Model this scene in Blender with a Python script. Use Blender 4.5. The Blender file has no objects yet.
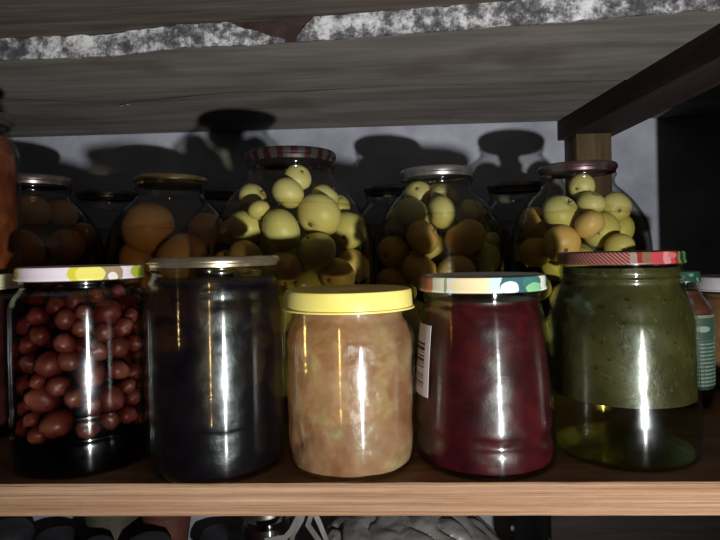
import bpy, bmesh, math, random
from mathutils import Vector, Matrix, noise as mnoise

S = bpy.context.scene
C = S.collection
PI = math.pi

# ------------------------------------------------------------------ camera
F, HX, HY, CAMZ = 560.0, 360.0, 252.0, 0.140
cam_d = bpy.data.cameras.new('camera'); cam = bpy.data.objects.new('camera', cam_d); C.objects.link(cam)
cam_d.lens = 28.0; cam_d.sensor_width = 36.0; cam_d.sensor_fit = 'HORIZONTAL'
cam_d.shift_y = -18.0/720.0; cam_d.clip_start = 0.01
CM = (Matrix.Translation((0, 0, CAMZ)) @ Matrix.Rotation(math.radians(2.4), 4, 'Z')
      @ Matrix.Rotation(PI/2, 4, 'X') @ Matrix.Rotation(math.radians(-1.2), 4, 'Z'))
cam.matrix_world = CM
S.camera = cam

# ------------------------------------------------------------------ light
S.view_settings.view_transform = 'Standard'; S.view_settings.look = 'None'
S.view_settings.gamma = 1.0; S.view_settings.use_curve_mapping = False
S.view_settings.exposure = 0.0
w = bpy.data.worlds.new('world'); S.world = w; w.use_nodes = True
w.node_tree.nodes['Background'].inputs['Color'].default_value = (0.9, 0.85, 0.9, 1)
w.node_tree.nodes['Background'].inputs['Strength'].default_value = 0.007
ld = bpy.data.lights.new('phone_torch', 'SPOT'); lo = bpy.data.objects.new('phone_torch', ld); C.objects.link(lo)
ld.energy = 42; ld.color = (1.0, 0.97, 0.95); ld.shadow_soft_size = 0.013
lo.location = (0.28, -0.35, -0.085)
ld.spot_size = math.radians(88); ld.spot_blend = 1.0
lo.rotation_euler = (Vector((0.02, 0.40, 0.17))-Vector(lo.location)).to_track_quat('-Z', 'Y').to_euler()
cy = S.cycles
cy.use_denoising = True
cy.transparent_max_bounces = 48; cy.max_bounces = 14; cy.diffuse_bounces = 2; cy.glossy_bounces = 4; cy.volume_bounces = 0
cy.sample_clamp_indirect = 4.0

def at(px, py, d):
    return CM @ Vector(((px-HX)/F*d, -(py-HY)/F*d, -d))
def on_z(px, py, z):
    p0 = CM.translation; v = (at(px, py, 1.0)-p0); t = (z-p0.z)/v.z
    return p0+v*t
def spot(px, py, d, z=0.0):
    p = at(px, py, d); return Vector((p.x, p.y, z))

# ------------------------------------------------------------------ node helpers
class N:
    def __init__(s, name):
        s.m = bpy.data.materials.new(name); s.m.use_nodes = True
        s.t = s.m.node_tree; s.t.nodes.clear()
        s.out = s.t.nodes.new('ShaderNodeOutputMaterial')
    def n(s, typ, **kw):
        nd = s.t.nodes.new(typ)
        for k, v in kw.items(): setattr(nd, k, v)
        return nd
    def l(s, a, b): s.t.links.new(a, b)
    def val(s, sock, v):
        if isinstance(v, bpy.types.NodeSocket): s.l(v, sock)
        else: sock.default_value = v
    def math(s, op, a, b=0.0, c=0.0, clamp=False):
        nd = s.n('ShaderNodeMath', operation=op, use_clamp=clamp)
        s.val(nd.inputs[0], a); s.val(nd.inputs[1], b); s.val(nd.inputs[2], c)
        return nd.outputs[0]
    def coord(s, scale=(1, 1, 1), rot=(0, 0, 0), loc=(0, 0, 0), kind='Object'):
        tc = s.n('ShaderNodeTexCoord'); mp = s.n('ShaderNodeMapping')
        s.l(tc.outputs[kind], mp.inputs[0]); mp.inputs['Scale'].default_value = scale
        mp.inputs['Rotation'].default_value = rot; mp.inputs['Location'].default_value = loc
        return mp.outputs[0]
    def noise(s, vec, scale=5.0, detail=4.0, rough=0.55, dist=0.0):
        nd = s.n('ShaderNodeTexNoise'); s.l(vec, nd.inputs['Vector'])
        nd.inputs['Scale'].default_value = scale; nd.inputs['Detail'].default_value = detail
        nd.inputs['Roughness'].default_value = rough; nd.inputs['Distortion'].default_value = dist
        return nd.outputs['Fac']
    def ramp(s, fac, stops, interp='LINEAR'):
        nd = s.n('ShaderNodeValToRGB'); nd.color_ramp.interpolation = interp
        e = nd.color_ramp.elements
        while len(e) < len(stops): e.new(0.5)
        for i, (p, c) in enumerate(stops):
            e[i].position = p; e[i].color = (*c, 1) if len(c) == 3 else c
        s.val(nd.inputs[0], fac); return nd.outputs[0]
    def mix(s, fac, a, b):
        nd = s.n('ShaderNodeMix', data_type='RGBA'); s.val(nd.inputs[0], fac)
        s.val(nd.inputs[6], (*a, 1) if isinstance(a, tuple) and len(a) == 3 else a)
        s.val(nd.inputs[7], (*b, 1) if isinstance(b, tuple) and len(b) == 3 else b)
        return nd.outputs[2]
    def bump(s, h, strength=0.3, dist=0.001):
        nd = s.n('ShaderNodeBump'); nd.inputs['Strength'].default_value = strength
        nd.inputs['Distance'].default_value = dist; s.l(h, nd.inputs['Height']); return nd.outputs[0]
    def principled(s, col, rough=0.5, metal=0.0, normal=None, sss=0.0, spec=0.5, coat=0.0):
        p = s.n('ShaderNodeBsdfPrincipled')
        s.val(p.inputs['Base Color'], (*col, 1) if isinstance(col, tuple) and len(col) == 3 else col)
        s.val(p.inputs['Roughness'], rough); p.inputs['Metallic'].default_value = metal
        p.inputs['Specular IOR Level'].default_value = spec
        if sss:
            p.inputs['Subsurface Weight'].default_value = sss
            p.inputs['Subsurface Scale'].default_value = 0.006
            p.inputs['Subsurface Radius'].default_value = (1.0, 0.6, 0.3)
        if coat: p.inputs['Coat Weight'].default_value = coat
        if normal: s.l(normal, p.inputs['Normal'])
        return p
    def schlick(s, f0=0.04):
        lw = s.n('ShaderNodeLayerWeight'); lw.inputs['Blend'].default_value = 0.5
        return s.math('ADD', s.math('MULTIPLY', s.math('POWER', lw.outputs['Facing'], 5.0), 0.5-f0), f0)
    def surf(s, sh): s.l(sh.outputs[0] if hasattr(sh, 'outputs') else sh, s.out.inputs['Surface']); return s.m

def m_flat(name, a, b, scale=20, rough=0.5, metal=0.0, bump=0.15, vs=(1, 1, 1), sss=0.0, spec=0.5, lo=0.35, hi=0.65, detail=4, bd=0.001):
    s = N(name); v = s.coord(vs); f = s.noise(v, scale, detail)
    c = s.ramp(f, [(lo, a), (hi, b)])
    return s.surf(s.principled(c, rough, metal, s.bump(f, bump, bd), sss, spec))

def m_glass(name, tint=(0.93, 0.97, 0.95), edge=(0.25, 0.38, 0.36), smudge=0.35, wav=0.25, aniso=0.62, ar=0.12, e0=0.5):
    s = N(name)
    v = s.coord((1, 1, 1)); big = s.noise(s.coord((6, 6, 60)), 1.0, 2); fine = s.noise(v, 160, 5)
    h = s.math('ADD', s.math('MULTIPLY', big, 1.0), s.math('MULTIPLY', fine, 0.06))
    nb = s.bump(h, wav, 0.0012)
    lw = s.n('ShaderNodeLayerWeight'); lw.inputs['Blend'].default_value = 0.25
    tc = s.ramp(lw.outputs['Facing'], [(0.0, tint), (e0, tint), (1.0, edge)])
    tr = s.n('ShaderNodeBsdfTransparent'); s.l(tc, tr.inputs[0])
    g1 = s.n('ShaderNodeBsdfGlossy'); g1.inputs['Roughness'].default_value = ar; s.l(nb, g1.inputs['Normal'])
    tg = s.n('ShaderNodeTangent', direction_type='RADIAL', axis='Z'); s.l(tg.outputs[0], g1.inputs['Tangent']); g1.inputs['Anisotropy'].default_value = aniso
    g2 = s.n('ShaderNodeBsdfGlossy'); g2.inputs['Roughness'].default_value = 0.2; s.l(nb, g2.inputs['Normal'])
    g2.inputs['Color'].default_value = (0.85, 0.9, 1.0, 1)
    sm = s.ramp(s.noise(s.coord((1, 1, 0.6)), 45, 5, 0.65), [(0.42, (0, 0, 0)), (0.62, (smudge,)*3)])
    mg = s.n('ShaderNodeMixShader'); s.l(sm, mg.inputs[0]); s.l(g1.outputs[0], mg.inputs[1]); s.l(g2.outputs[0], mg.inputs[2])
    mx = s.n('ShaderNodeMixShader'); s.l(s.schlick(.032), mx.inputs[0]); s.l(tr.outputs[0], mx.inputs[1]); s.l(mg.outputs[0], mx.inputs[2])
    return s.surf(mx)

def m_liquid(name, col, dens, surf=(1, 1, 1)):
    s = N(name); tr = s.n('ShaderNodeBsdfTransparent'); tr.inputs[0].default_value = (*surf, 1)
    g = s.n('ShaderNodeBsdfGlossy'); g.inputs['Roughness'].default_value = 0.03
    mx = s.n('ShaderNodeMixShader'); s.l(s.schlick(.006), mx.inputs[0]); s.l(tr.outputs[0], mx.inputs[1]); s.l(g.outputs[0], mx.inputs[2])
    s.surf(mx)
    va = s.n('ShaderNodeVolumeAbsorption'); va.inputs['Color'].default_value = (*col, 1); va.inputs['Density'].default_value = dens
    s.l(va.outputs[0], s.out.inputs['Volume']); return s.m

def m_jam(name, stops, scale, clear=(1, 0.4, 0.15), p=0.0, rough=0.45, bump=0.2, sss=0.3, vs=(1, 1, 1), dist=0.15, spec=0.3):
    """fruit mass; p = share of the light that passes the jelly"""
    s = N(name); v = s.coord(vs); f = s.noise(v, scale, 5, 0.6, dist)
    c = s.ramp(f, stops)
    pr = s.principled(c, rough, 0, s.bump(f, bump, 0.003), sss, spec)
    if p <= 0: return s.surf(pr)
    tr = s.n('ShaderNodeBsdfTransparent'); tr.inputs[0].default_value = (*clear, 1)
    mx = s.n('ShaderNodeMixShader'); mx.inputs[0].default_value = 1-p
    s.l(tr.outputs[0], mx.inputs[1]); s.l(pr.outputs[0], mx.inputs[2]); return s.surf(mx)

def m_lid(name, base, shapes, R, rough=0.3, metal=0.0, hatch=None):
    """printed lid: shapes = (angle_deg, z, half_u, half_v, colour) ellipses on the rim; u = arc length"""
    s = N(name); tc = s.n('ShaderNodeTexCoord'); sp = s.n('ShaderNodeSeparateXYZ'); s.l(tc.outputs['Object'], sp.inputs[0])
    ang = s.math('ARCTAN2', sp.outputs[0], s.math('MULTIPLY', sp.outputs[1], -1.0))   # 0 = towards -Y, grows to +X
    u = s.math('MULTIPLY', ang, R); z = sp.outputs[2]
    nz = s.noise(s.coord(), 120, 3)
    wob = s.math('MULTIPLY', s.math('SUBTRACT', nz, 0.5), 0.6)
    col = s.mix(nz, tuple(x*0.92 for x in base), base)
    if hatch:
        a0, a1, c1, c2 = hatch
        st = s.math('SINE', s.math('MULTIPLY', s.math('ADD', u, s.math('MULTIPLY', z, 1.1)), 2400))
        hc = s.mix(s.math('GREATER_THAN', st, 0.15), c1, c2)
        mk = s.math('MULTIPLY', s.math('GREATER_THAN', ang, math.radians(a0)), s.math('LESS_THAN', ang, math.radians(a1)))
        col = s.mix(mk, col, hc)
    for (a, z0, hu, hv, c) in shapes:
        du = s.math('DIVIDE', s.math('SUBTRACT', u, math.radians(a)*R), hu)
        dv = s.math('DIVIDE', s.math('SUBTRACT', z, z0), hv)
        d = s.math('ADD', s.math('ADD', s.math('MULTIPLY', du, du), s.math('MULTIPLY', dv, dv)), wob)
        mk = s.math('MULTIPLY', s.math('SUBTRACT', 1.05, d), 8.0, clamp=True)
        col = s.mix(mk, col, c)
    return s.surf(s.principled(col, rough, metal, spec=0.6))

def m_wood(name, cols, grain=(1.2, 22, 22), scale=6, rough=0.75, bump=0.5, ring=True, stain=None):
    s = N(name); v = s.coord(grain); f = s.noise(v, scale, 6, 0.65, 0.4)
    v2 = s.coord((grain[0]*0.6, grain[1]*0.35, grain[2]*0.35)); f2 = s.noise(v2, scale, 3, 0.5)
    mixf = s.math('ADD', s.math('MULTIPLY', f, 0.6), s.math('MULTIPLY', f2, 0.4))
    c = s.ramp(mixf, [(0.32, cols[0]), (0.5, cols[1]), (0.66, cols[2])])
    if stain:
        sf = s.ramp(s.noise(s.coord(), stain[0], 4), [(stain[1], (0, 0, 0)), (stain[1]+0.15, (1, 1, 1))])
        c = s.mix(sf, c, stain[2])
    return s.surf(s.principled(c, rough, 0, s.bump(f, bump, 0.0015), spec=0.25))

# ------------------------------------------------------------------ mesh helpers
def link(name, bm, mats, parent=None, loc=None, smooth=True, recalc=True):
    if recalc: bmesh.ops.recalc_face_normals(bm, faces=bm.faces)
    me = bpy.data.meshes.new(name); bm.to_mesh(me); bm.free()
    if not isinstance(mats, (list, tuple)): mats = [mats]
    for m in mats: me.materials.append(m)
    if smooth:
        for p in me.polygons: p.use_smooth = True
        me.set_sharp_from_angle(angle=math.radians(42))
    o = bpy.data.objects.new(name, me); C.objects.link(o)
    if loc is not None: o.location = loc
    if parent: o.parent = parent
    return o
def empty(name, label, cat, loc, rz=0, group=None):
    o = bpy.data.objects.new(name, None); C.objects.link(o); o.location = loc; o.rotation_euler = (0, 0, rz or (math.atan2(-loc[0], loc[1]) if 'jar' in name or 'bottle' in name else 0))
    o.empty_display_size = 0.02; return tag(o, label, cat, group)
def tag(o, label=None, cat=None, group=None, kind=None):
    if label: o['label'] = label
    if cat: o['category'] = cat
    if group: o['group'] = group
    if kind: o['kind'] = kind
    return o
def spline(pts, sub=6):
    out = []
    n = len(pts)
    for i in range(n-1):
        p0, p1, p2, p3 = pts[max(i-1, 0)], pts[i], pts[i+1], pts[min(i+2, n-1)]
        for k in range(sub):
            t = k/sub
            q = []
            for a in range(2):
                # centripetal-ish, clamped tangents keep the profile from overshooting
                m1 = (p2[a]-p0[a])*0.5; m2 = (p3[a]-p1[a])*0.5
                d = p2[a]-p1[a]
                if a == 1: 
                    m1 = min(max(m1, 0), 3*d) if d >= 0 else max(min(m1, 0), 3*d)
                    m2 = min(max(m2, 0), 3*d) if d >= 0 else max(min(m2, 0), 3*d)
                t2, t3 = t*t, t*t*t
                q.append((2*t3-3*t2+1)*p1[a]+(t3-2*t2+t)*m1+(-2*t3+3*t2)*p2[a]+(t3-t2)*m2)
            out.append(tuple(q))
    out.append(pts[-1]); return out
def lathe(prof, seg=64, disp=None, close=False, bm=None):
    """prof: (r, z) from bottom to top; r=0 closes with a pole"""
    bm = bm or bmesh.new(); rings = []
    for (r, z) in prof:
        if r <= 1e-6: rings.append([bm.verts.new((0, 0, z))]); continue
        ring = []
        for i in range(seg):
            a = 2*PI*i/seg; x, y, zz = r*math.cos(a), r*math.sin(a), z
            if disp:
                k = disp(Vector((x, y, zz))); x *= 1+k/r; y *= 1+k/r
            ring.append(bm.verts.new((x, y, zz)))
        rings.append(ring)
    prs = list(zip(rings, rings[1:]))
    if close: prs.append((rings[-1], rings[0]))
    for a, b in prs:
        if len(a) == 1 and len(b) == 1: continue
        for i in range(seg):
            j = (i+1) % seg
            if len(a) == 1: bm.faces.new((a[0], b[j], b[i]))
            elif len(b) == 1: bm.faces.new((a[i], a[j], b[0]))
            else: bm.faces.new((a[i], a[j], b[j], b[i]))
    return bm
def box(bm, x0, x1, y0, y1, z0, z1, bevel=0.0, seg=2):
    r = bmesh.ops.create_cube(bm, size=1.0)
    for v in r['verts']:
        v.co = Vector((x0+(v.co.x+.5)*(x1-x0), y0+(v.co.y+.5)*(y1-y0), z0+(v.co.z+.5)*(z1-z0)))
    if bevel:
        es = list({e for v in r['verts'] for e in v.link_edges})
        bmesh.ops.bevel(bm, geom=es, offset=bevel, segments=seg, affect='EDGES', profile=0.5)
    return bm
def tube(bm, pts, rad, seg=8):
    rings = []
    n = len(pts)
    for i, p in enumerate(pts):
        d = (pts[min(i+1, n-1)]-pts[max(i-1, 0)]).normalized()
        up = Vector((0, 0, 1)) if abs(d.z) < 0.9 else Vector((1, 0, 0))
        a = d.cross(up).normalized(); b = d.cross(a).normalized()
        r = rad(i/(n-1)) if callable(rad) else rad
        rings.append([bm.verts.new(p+a*math.cos(2*PI*k/seg)*r+b*math.sin(2*PI*k/seg)*r) for k in range(seg)])
    for a, b in zip(rings, rings[1:]):
        for k in range(seg): bm.faces.new((a[k], a[(k+1) % seg], b[(k+1) % seg], b[k]))
    bm.faces.new(rings[0][::-1]); bm.faces.new(rings[-1])

# ------------------------------------------------------------------ setting
CEIL = CAMZ+0.207; WALL = 0.935
M_wall = None
def wall_mat():
    s = N('whitewashed_plaster'); v = s.coord()
    f = s.noise(v, 9, 6, 0.6); g = s.noise(v, 60, 5, 0.7)
    c = s.ramp(f, [(0.3, (0.26, 0.275, 0.33)), (0.55, (0.41, 0.43, 0.50)), (0.75, (0.52, 0.54, 0.62))])
    c = s.mix(s.ramp(g, [(0.60, (0, 0, 0)), (0.72, (0.5, 0.5, 0.5))]), c, (0.3, 0.3, 0.32))
    return s.surf(s.principled(c, 0.9, 0, s.bump(s.math('ADD', f, s.math('MULTIPLY', g, 0.4)), 0.5, 0.003), spec=0.1))
M_wall = wall_mat()
bm = bmesh.new(); box(bm, -1.0, 1.0, WALL, WALL+0.05, -0.45, CEIL+0.08)
tag(link('wall_back', bm, M_wall, smooth=False), kind='structure')

# weathered boards of the shelf above
M_grey = m_wood('weathered_grey_board', [(0.10, 0.092, 0.082), (0.20, 0.187, 0.168), (0.29, 0.27, 0.25)], (1.0, 9, 9), 5, 0.85, 0.35, stain=(7, 0.58, (0.14, 0.12, 0.10)))
M_brown = m_wood('rough_brown_board', [(0.035, 0.028, 0.023), (0.12, 0.098, 0.082), (0.21, 0.175, 0.15)], (1.0, 16, 16), 5, 0.85, 0.6)
M_dark = m_wood('dark_beam_and_crack_shade', [(0.018, 0.011, 0.009), (0.036, 0.022, 0.018), (0.06, 0.038, 0.031)], (16, 1.2, 16), 5, 0.8, 0.5)
M_post = m_wood('bare_post_wood', [(0.06, 0.04, 0.022), (0.11, 0.075, 0.04), (0.16, 0.11, 0.06)], (18, 18, 1.5), 5, 0.8, 0.4)
def board(name, front, back, z0, z1, mat, n=60, wob=0.0008, seed=0, label=None):
    """board whose front and back outlines are polylines (x, y) from left to right"""
    bm = bmesh.new()
    def yy(pl, x):
        for (xa, ya), (xb, yb) in zip(pl, pl[1:]):
            if x <= xb: return ya+(yb-ya)*(x-xa)/(xb-xa)
        return pl[-1][1]
    xl, xr = front[0][0], front[-1][0]
    rows = []
    for i in range(n+1):
        x = xl+(xr-xl)*i/n
        j1 = mnoise.noise(Vector((x*14, seed, 0)))*wob; j2 = mnoise.noise(Vector((x*17, seed+9, 0)))*wob
        a, b = yy(front, x)+j1, yy(back, x)+j2
        rows.append([bm.verts.new(c) for c in ((x, a+0.0015, z0), (x, a, z0+0.0015), (x, a, z1-0.001), (x, b, z1), (x, b, z0+0.0015), (x, b-0.0015, z0))])
    for p, q in zip(rows, rows[1:]):
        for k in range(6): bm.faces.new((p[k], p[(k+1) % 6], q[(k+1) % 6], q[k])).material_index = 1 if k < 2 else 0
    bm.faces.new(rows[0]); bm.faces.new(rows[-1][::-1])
    o = link(name, bm, [mat, M_dark], smooth=False); return tag(o, kind='structure')  # dark front faces: bare edge wood, and the crack's shade painted in
def line_on(pts, z):
    r = [on_z(px, py, z) for px, py in pts]; r = [(p.x, p.y) for p in r]
    (xa, ya), (xb, yb) = r[0], r[1]; L = (-1.0, ya+(yb-ya)*(-1.0-xa)/(xb-xa)*0.3)
    (xa, ya), (xb, yb) = r[-2], r[-1]; Rr = (1.0, yb+(yb-ya)/(xb-xa)*(1.0-xb)*0.3)
    return [L]+r+[Rr]
fB = line_on([(0, 60), (60, 58), (110, 56), (180, 47), (250, 45), (360, 37), (450, 30), (560, 22), (640, 15), (720, 8)], CEIL)
crack = line_on([(0, 98), (60, 101), (115, 103), (180, 97), (230, 92), (300, 91), (360, 88), (480, 84), (600, 81)], CEIL)
crack2 = [(x, y+0.0045+0.002*math.sin(x*37)) for x, y in crack]
TB = 0.026
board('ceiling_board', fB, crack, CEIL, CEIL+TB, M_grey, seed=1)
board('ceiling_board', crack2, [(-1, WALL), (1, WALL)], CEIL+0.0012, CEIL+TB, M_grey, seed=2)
bm = bmesh.new(); box(bm, -1, 1, 0.45, WALL, CEIL+TB, CEIL+TB+0.012); tag(link('ceiling', bm, M_brown, smooth=False), kind='structure')
fA = [(-1, 0.16), (1, 0.16)]
board('ceiling_board', fA, [(x, y-0.0005) for x, y in fB], CEIL+TB-0.004, CEIL+TB+0.02, M_brown, seed=3)

# flaking whitewash on the front edge of the middle board
def m_flake():
    s = N('flaking_whitewash'); v = s.coord()
    f = s.noise(v, 85, 7, 0.75, 0.1); g = s.noise(v, 26, 4, 0.6, 0.2)
    big = s.noise(v, 7, 3, 0.5, 0.1)
    h = s.math('ADD', s.math('ADD', s.math('MULTIPLY', f, 0.5), s.math('MULTIPLY', g, 0.3)), s.math('MULTIPLY', big, 0.24))
    c = s.ramp(h, [(0.46, (0.08, 0.08, 0.085)), (0.51, (0.20, 0.20, 0.21)), (0.545, (0.50, 0.51, 0.52)), (0.60, (0.80, 0.82, 0.84))])
    return s.surf(s.principled(c, 0.9, 0, s.bump(f, 1.0, 0.004), spec=0.1))
M_flake = m_flake()
def coating(xa, xb, top, seed):
    bm = bmesh.new(); n = 130; cols = []
    def yy(x):
        for (x0, y0), (x1, y1) in zip(fB, fB[1:]):
            if x <= x1: return y0+(y1-y0)*(x-x0)/(x1-x0)
        return fB[-1][1]
    for i in range(n+1):
        x = xa+(xb-xa)*i/n; y = yy(x); hgt = top(i/n)
        lo_ = CEIL+0.0004-0.0018*max(0, mnoise.noise(Vector((x*60, seed, 3))))-0.001
        hi_ = CEIL+hgt+0.0025*mnoise.noise(Vector((x*70, seed, 7)))
        col = []
        for k in range(8):
            z = lo_+(hi_-lo_)*k/7
            d = 0.0022+0.0022*mnoise.noise(Vector((x*90, z*90, seed)))
            col.append(bm.verts.new((x, y-d, z)))
        col.append(bm.verts.new((x, y+0.0005, hi_))); col.append(bm.verts.new((x, y+0.0005, lo_)))
        cols.append(col)
    m = len(cols[0])
    for p, q in zip(cols, cols[1:]):
        for k in range(m): bm.faces.new((p[k], p[(k+1) % m], q[(k+1) % m], q[k]))
    bm.faces.new(cols[0]); bm.faces.new(cols[-1][::-1])
    return bm
xL = on_z(0, 60, CEIL).x-0.3; xM = on_z(285, 42, CEIL).x; xN = on_z(297, 42, CEIL).x; xR = on_z(720, 8, CEIL).x+0.2
tag(link('trim_1', coating(xL, xM, lambda t: (0.0215 if t < 0.9 else 0.0215*(1-t)/0.1+0.002), 1), M_flake), kind='structure')
tag(link('trim_2', coating(xN, xR, lambda t: 0.004+0.0185*min(1, t/0.03), 5), M_flake), kind='structure')

# small paint chip hanging under the board
c0 = on_z(127, 105, CEIL)
bm = bmesh.new()
vs = [bm.verts.new((c0.x+dx, c0.y+dy, CEIL+dz)) for dx, dy, dz in ((-.009, 0, 0.0005), (.008, .001, 0.0005), (.004, -.012, -.002), (-.003, -.013, -.004), (-.009, 0, -0.001), (.008, .001, -0.001), (.004, -.012, -.003), (-.003, -.013, -.005))]
for f in ((0, 1, 2, 3), (7, 6, 5, 4), (0, 4, 5, 1), (1, 5, 6, 2), (2, 6, 7, 3), (3, 7, 4, 0)): bm.faces.new([vs[i] for i in f])
tag(link('paint_chip', bm, M_flake, smooth=False), 'small pale paint chip hanging from the crack in the upper boards', 'paint chip')

bm = bmesh.new(); box(bm, 0, 1, 0.20, WALL, CEIL-0.031, CEIL, 0.002)
for v in bm.verts:                                   # the beam runs slightly askew to the wall
    t = (v.co.y-0.20)/(WALL-0.20)
    xl = 0.343+(0.290-0.343)*t; xr = 0.382+(0.3685-0.382)*t
    v.co.x = xl+(xr-xl)*v.co.x
tag(link('beam_right', bm, M_dark), kind='structure')
bm = bmesh.new(); box(bm, 0.301, 0.355, 0.878, WALL, -0.45, CEIL-0.031, 0.002)
tag(link('post_right', bm, M_post), kind='structure')

# main shelf board
M_front = m_wood('pine_edge', [(0.19, 0.098, 0.05), (0.30, 0.178, 0.104), (0.42, 0.275, 0.175)], (1.6, 60, 150), 5, 0.8, 0.9)
M_top = m_wood('brown_shelf_top', [(0.10, 0.045, 0.02), (0.20, 0.095, 0.045), (0.30, 0.15, 0.08)], (1.4, 22, 22), 5, 0.6, 0.5, stain=(11, 0.56, (0.05, 0.025, 0.015)))
pl = on_z(0, 486, 0); pr = on_z(720, 481, 0)
sf = (pl.y+pr.y)/2
def shelf():
    bm = bmesh.new(); n = 200; rows = []
    for i in range(n+1):
        x = -0.9+1.8*i/n; j = mnoise.noise(Vector((x*40, 0, 0)))*0.0005; k2 = mnoise.noise(Vector((x*90, 5, 0)))*0.0005
        y = sf+j
        rows.append([bm.verts.new(c) for c in ((x, y+.001, 0), (x, y, -.0012+k2), (x, y, -.0188+k2), (x, y+.001, -.02), (x, WALL, -.02), (x, WALL, 0))])
    for p, q in zip(rows, rows[1:]):
        for k in range(6):
            f = bm.faces.new((p[k], p[(k+1) % 6], q[(k+1) % 6], q[k])); f.material_index = 1 if k == 5 else 0
    bm.faces.new(rows[0]); bm.faces.new(rows[-1][::-1])
    return link('storage_shelf', bm, [M_front, M_top], smooth=False)
tag(shelf(), kind='structure')
# lower shelf
bm = bmesh.new(); box(bm, -0.9, 0.9, sf+.06, WALL, -0.42, -0.40); tag(link('lower_shelf', bm, M_brown, smooth=False), kind='structure')

# ------------------------------------------------------------------ jars
G = m_glass('clear_jar_glass')
G3 = m_glass('big_jar_glass', (0.91, 0.92, 0.91), (0.16, 0.2, 0.22), 0.15, 0.5, 0.5, 0.1, 0.45)
G5 = m_glass('greenish_jar_glass', (0.93, 0.97, 0.90), (0.3, 0.4, 0.25), 0.55, 0.3)
M_tin = m_flat('tin_lid', (0.42, 0.36, 0.24), (0.62, 0.56, 0.42), 60, 0.28, 0.9, 0.05)
M_gold = m_flat('golden_tin_lid', (0.45, 0.36, 0.14), (0.66, 0.56, 0.28), 60, 0.3, 0.9, 0.05)
M_silver = m_flat('silver_tin_lid', (0.45, 0.45, 0.44), (0.68, 0.68, 0.66), 60, 0.3, 0.9, 0.05)
M_darktin = m_flat('tarnished_tin_lid', (0.10, 0.09, 0.08), (0.2, 0.18, 0.16), 60, 0.4, 0.8, 0.05)

def glass_bm(prof, t=0.0013, sub=5, seg=72):
    """closed shell: outer profile up, rolled lip, inner profile down"""
    out = spline(prof, sub)
    bott = prof[0][0]
    outer = [(0, 0.0018), (bott*0.86, 0.0010)]+out
    inner = [(max(r-t, 0.001), max(z, 0.003)) for r, z in out][::-1]
    full = outer+inner+[(0, 0.0034)]
    return lathe(full, seg)
def inner_bm(prof, z_top, gap=0.0016, sub=5, seg=72, z_bot=0.0038, disp=None, topr=None, dens=0):
    out = [(max(r-gap, 0.001), z) for r, z in spline(prof, sub) if z_bot < z < z_top]
    # radius at the top
    sp = spline(prof, sub); rt = None
    for (r0, z0), (r1, z1) in zip(sp, sp[1:]):
        if z0 <= z_top <= z1: rt = r0+(r1-r0)*(z_top-z0)/max(z1-z0, 1e-9)
    rb = None
    for (r0, z0), (r1, z1) in zip(sp, sp[1:]):
        if z0 <= z_bot <= z1: rb = r0+(r1-r0)*(z_bot-z0)/max(z1-z0, 1e-9)
    full = [(rb-gap, z_bot)]+out+[(rt-gap, z_top)]
    if dens:
        dn = []
        for (r0, z0), (r1, z1) in zip(full, full[1:]):
            k = max(1, int((z1-z0)/dens))
            for i in range(k): dn.append((r0+(r1-r0)*i/k, z0+(z1-z0)*i/k))
        full = dn+[full[-1]]
    return lathe([(0, z_bot)]+full+[(0, z_top)], seg, disp)
def twist_lid_bm(R, z0, z1):
    r = R
    return lathe([(0, z0+.0045), (r-.0035, z0+.0045), (r-.0035, z0+.0006), (r-.0015, z0-.0002), (r+.0003, z0+.0004), (r+.0004, z0+.0016), (r-.0002, z0+.0026), (r-.0002, z1-.0022), (r-.0008, z1-.0006), (r-.0024, z1), (r-.0055, z1-.0001), (r-.007, z1-.0011), (0, z1-.0011)], 96)
def tin_lid_bm(R, z0, z1):
    r = R; h = z1-z0
    return lathe([(0, z0+.003), (r-.0045, z0+.003), (r-.0042, z0+.0002), (r-.0022, z0), (r-.0018, z0+h*.3), (r-.0002, z0+h*.42), (r, z0+h*.62), (r-.0006, z0+h*.86), (r-.002, z1), (r-.0034, z1-.0004), (r-.0042, z1-.0022), (r-.012, z1-.0024), (r-.013, z1-.0012), (r-.015, z1-.0012), (r-.016, z1-.0024), (0, z1-.0024)], 96)

# profiles (r, z)
P1 = [(.0420, 0), (.0450, .0030), (.0462, .012), (.0462, .020), (.0454, .0235), (.0462, .027), (.0464, .034), (.0458, .038), (.0462, .043), (.0462, .104), (.0452, .110), (.0428, .1145), (.0398, .118), (.0388, .1205), (.0394, .124), (.0388, .132)]
P2 = [(.0415, 0), (.0445, .0035), (.0460, .014), (.0460, .030), (.0463, .036), (.0463, .100), (.0455, .1085), (.0448, .112), (.0448, .116), (.0440, .121), (.0415, .1255), (.0410, .129), (.0420, .131), (.0418, .1335)]
P3 = [(.0370, 0), (.0405, .003), (.0425, .011), (.0436, .020), (.0438, .028), (.0438, .078), (.0430, .086), (.0412, .0925), (.0385, .097), (.0378, .104), (.0378, .112)]
P4 = [(.0425, 0), (.0453, .003), (.0464, .010), (.0462, .016), (.0452, .0195), (.0455, .023), (.0463, .027), (.0460, .034), (.0442, .062), (.0420, .086), (.0405, .0960), (.0392, .1015), (.0378, .1045), (.0376, .1075), (.0384, .112), (.0378, .121)]
P5 = [(.0425, 0), (.0460, .004), (.0480, .014), (.0484, .024), (.0480, .036), (.0476, .050), (.0474, .085), (.0462, .094), (.0440, .103), (.0412, .110), (.0388, .1145), (.0388, .117), (.0394, .1185), (.0384, .1205), (.0390, .1225), (.0382, .129), (.0382, .134)]
P3L = [(.0550, 0), (.0670, .004), (.0745, .014), (.0772, .030), (.0776, .060), (.0776, .110), (.0770, .138), (.0752, .156), (.0716, .170), (.0660, .181), (.0588, .192), (.0495, .2025), (.0425, .2095), (.0403, .2140), (.0403, .2185), (.0424, .2215), (.0424, .2235), (.0408, .226), (.0408, .230)]

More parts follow.
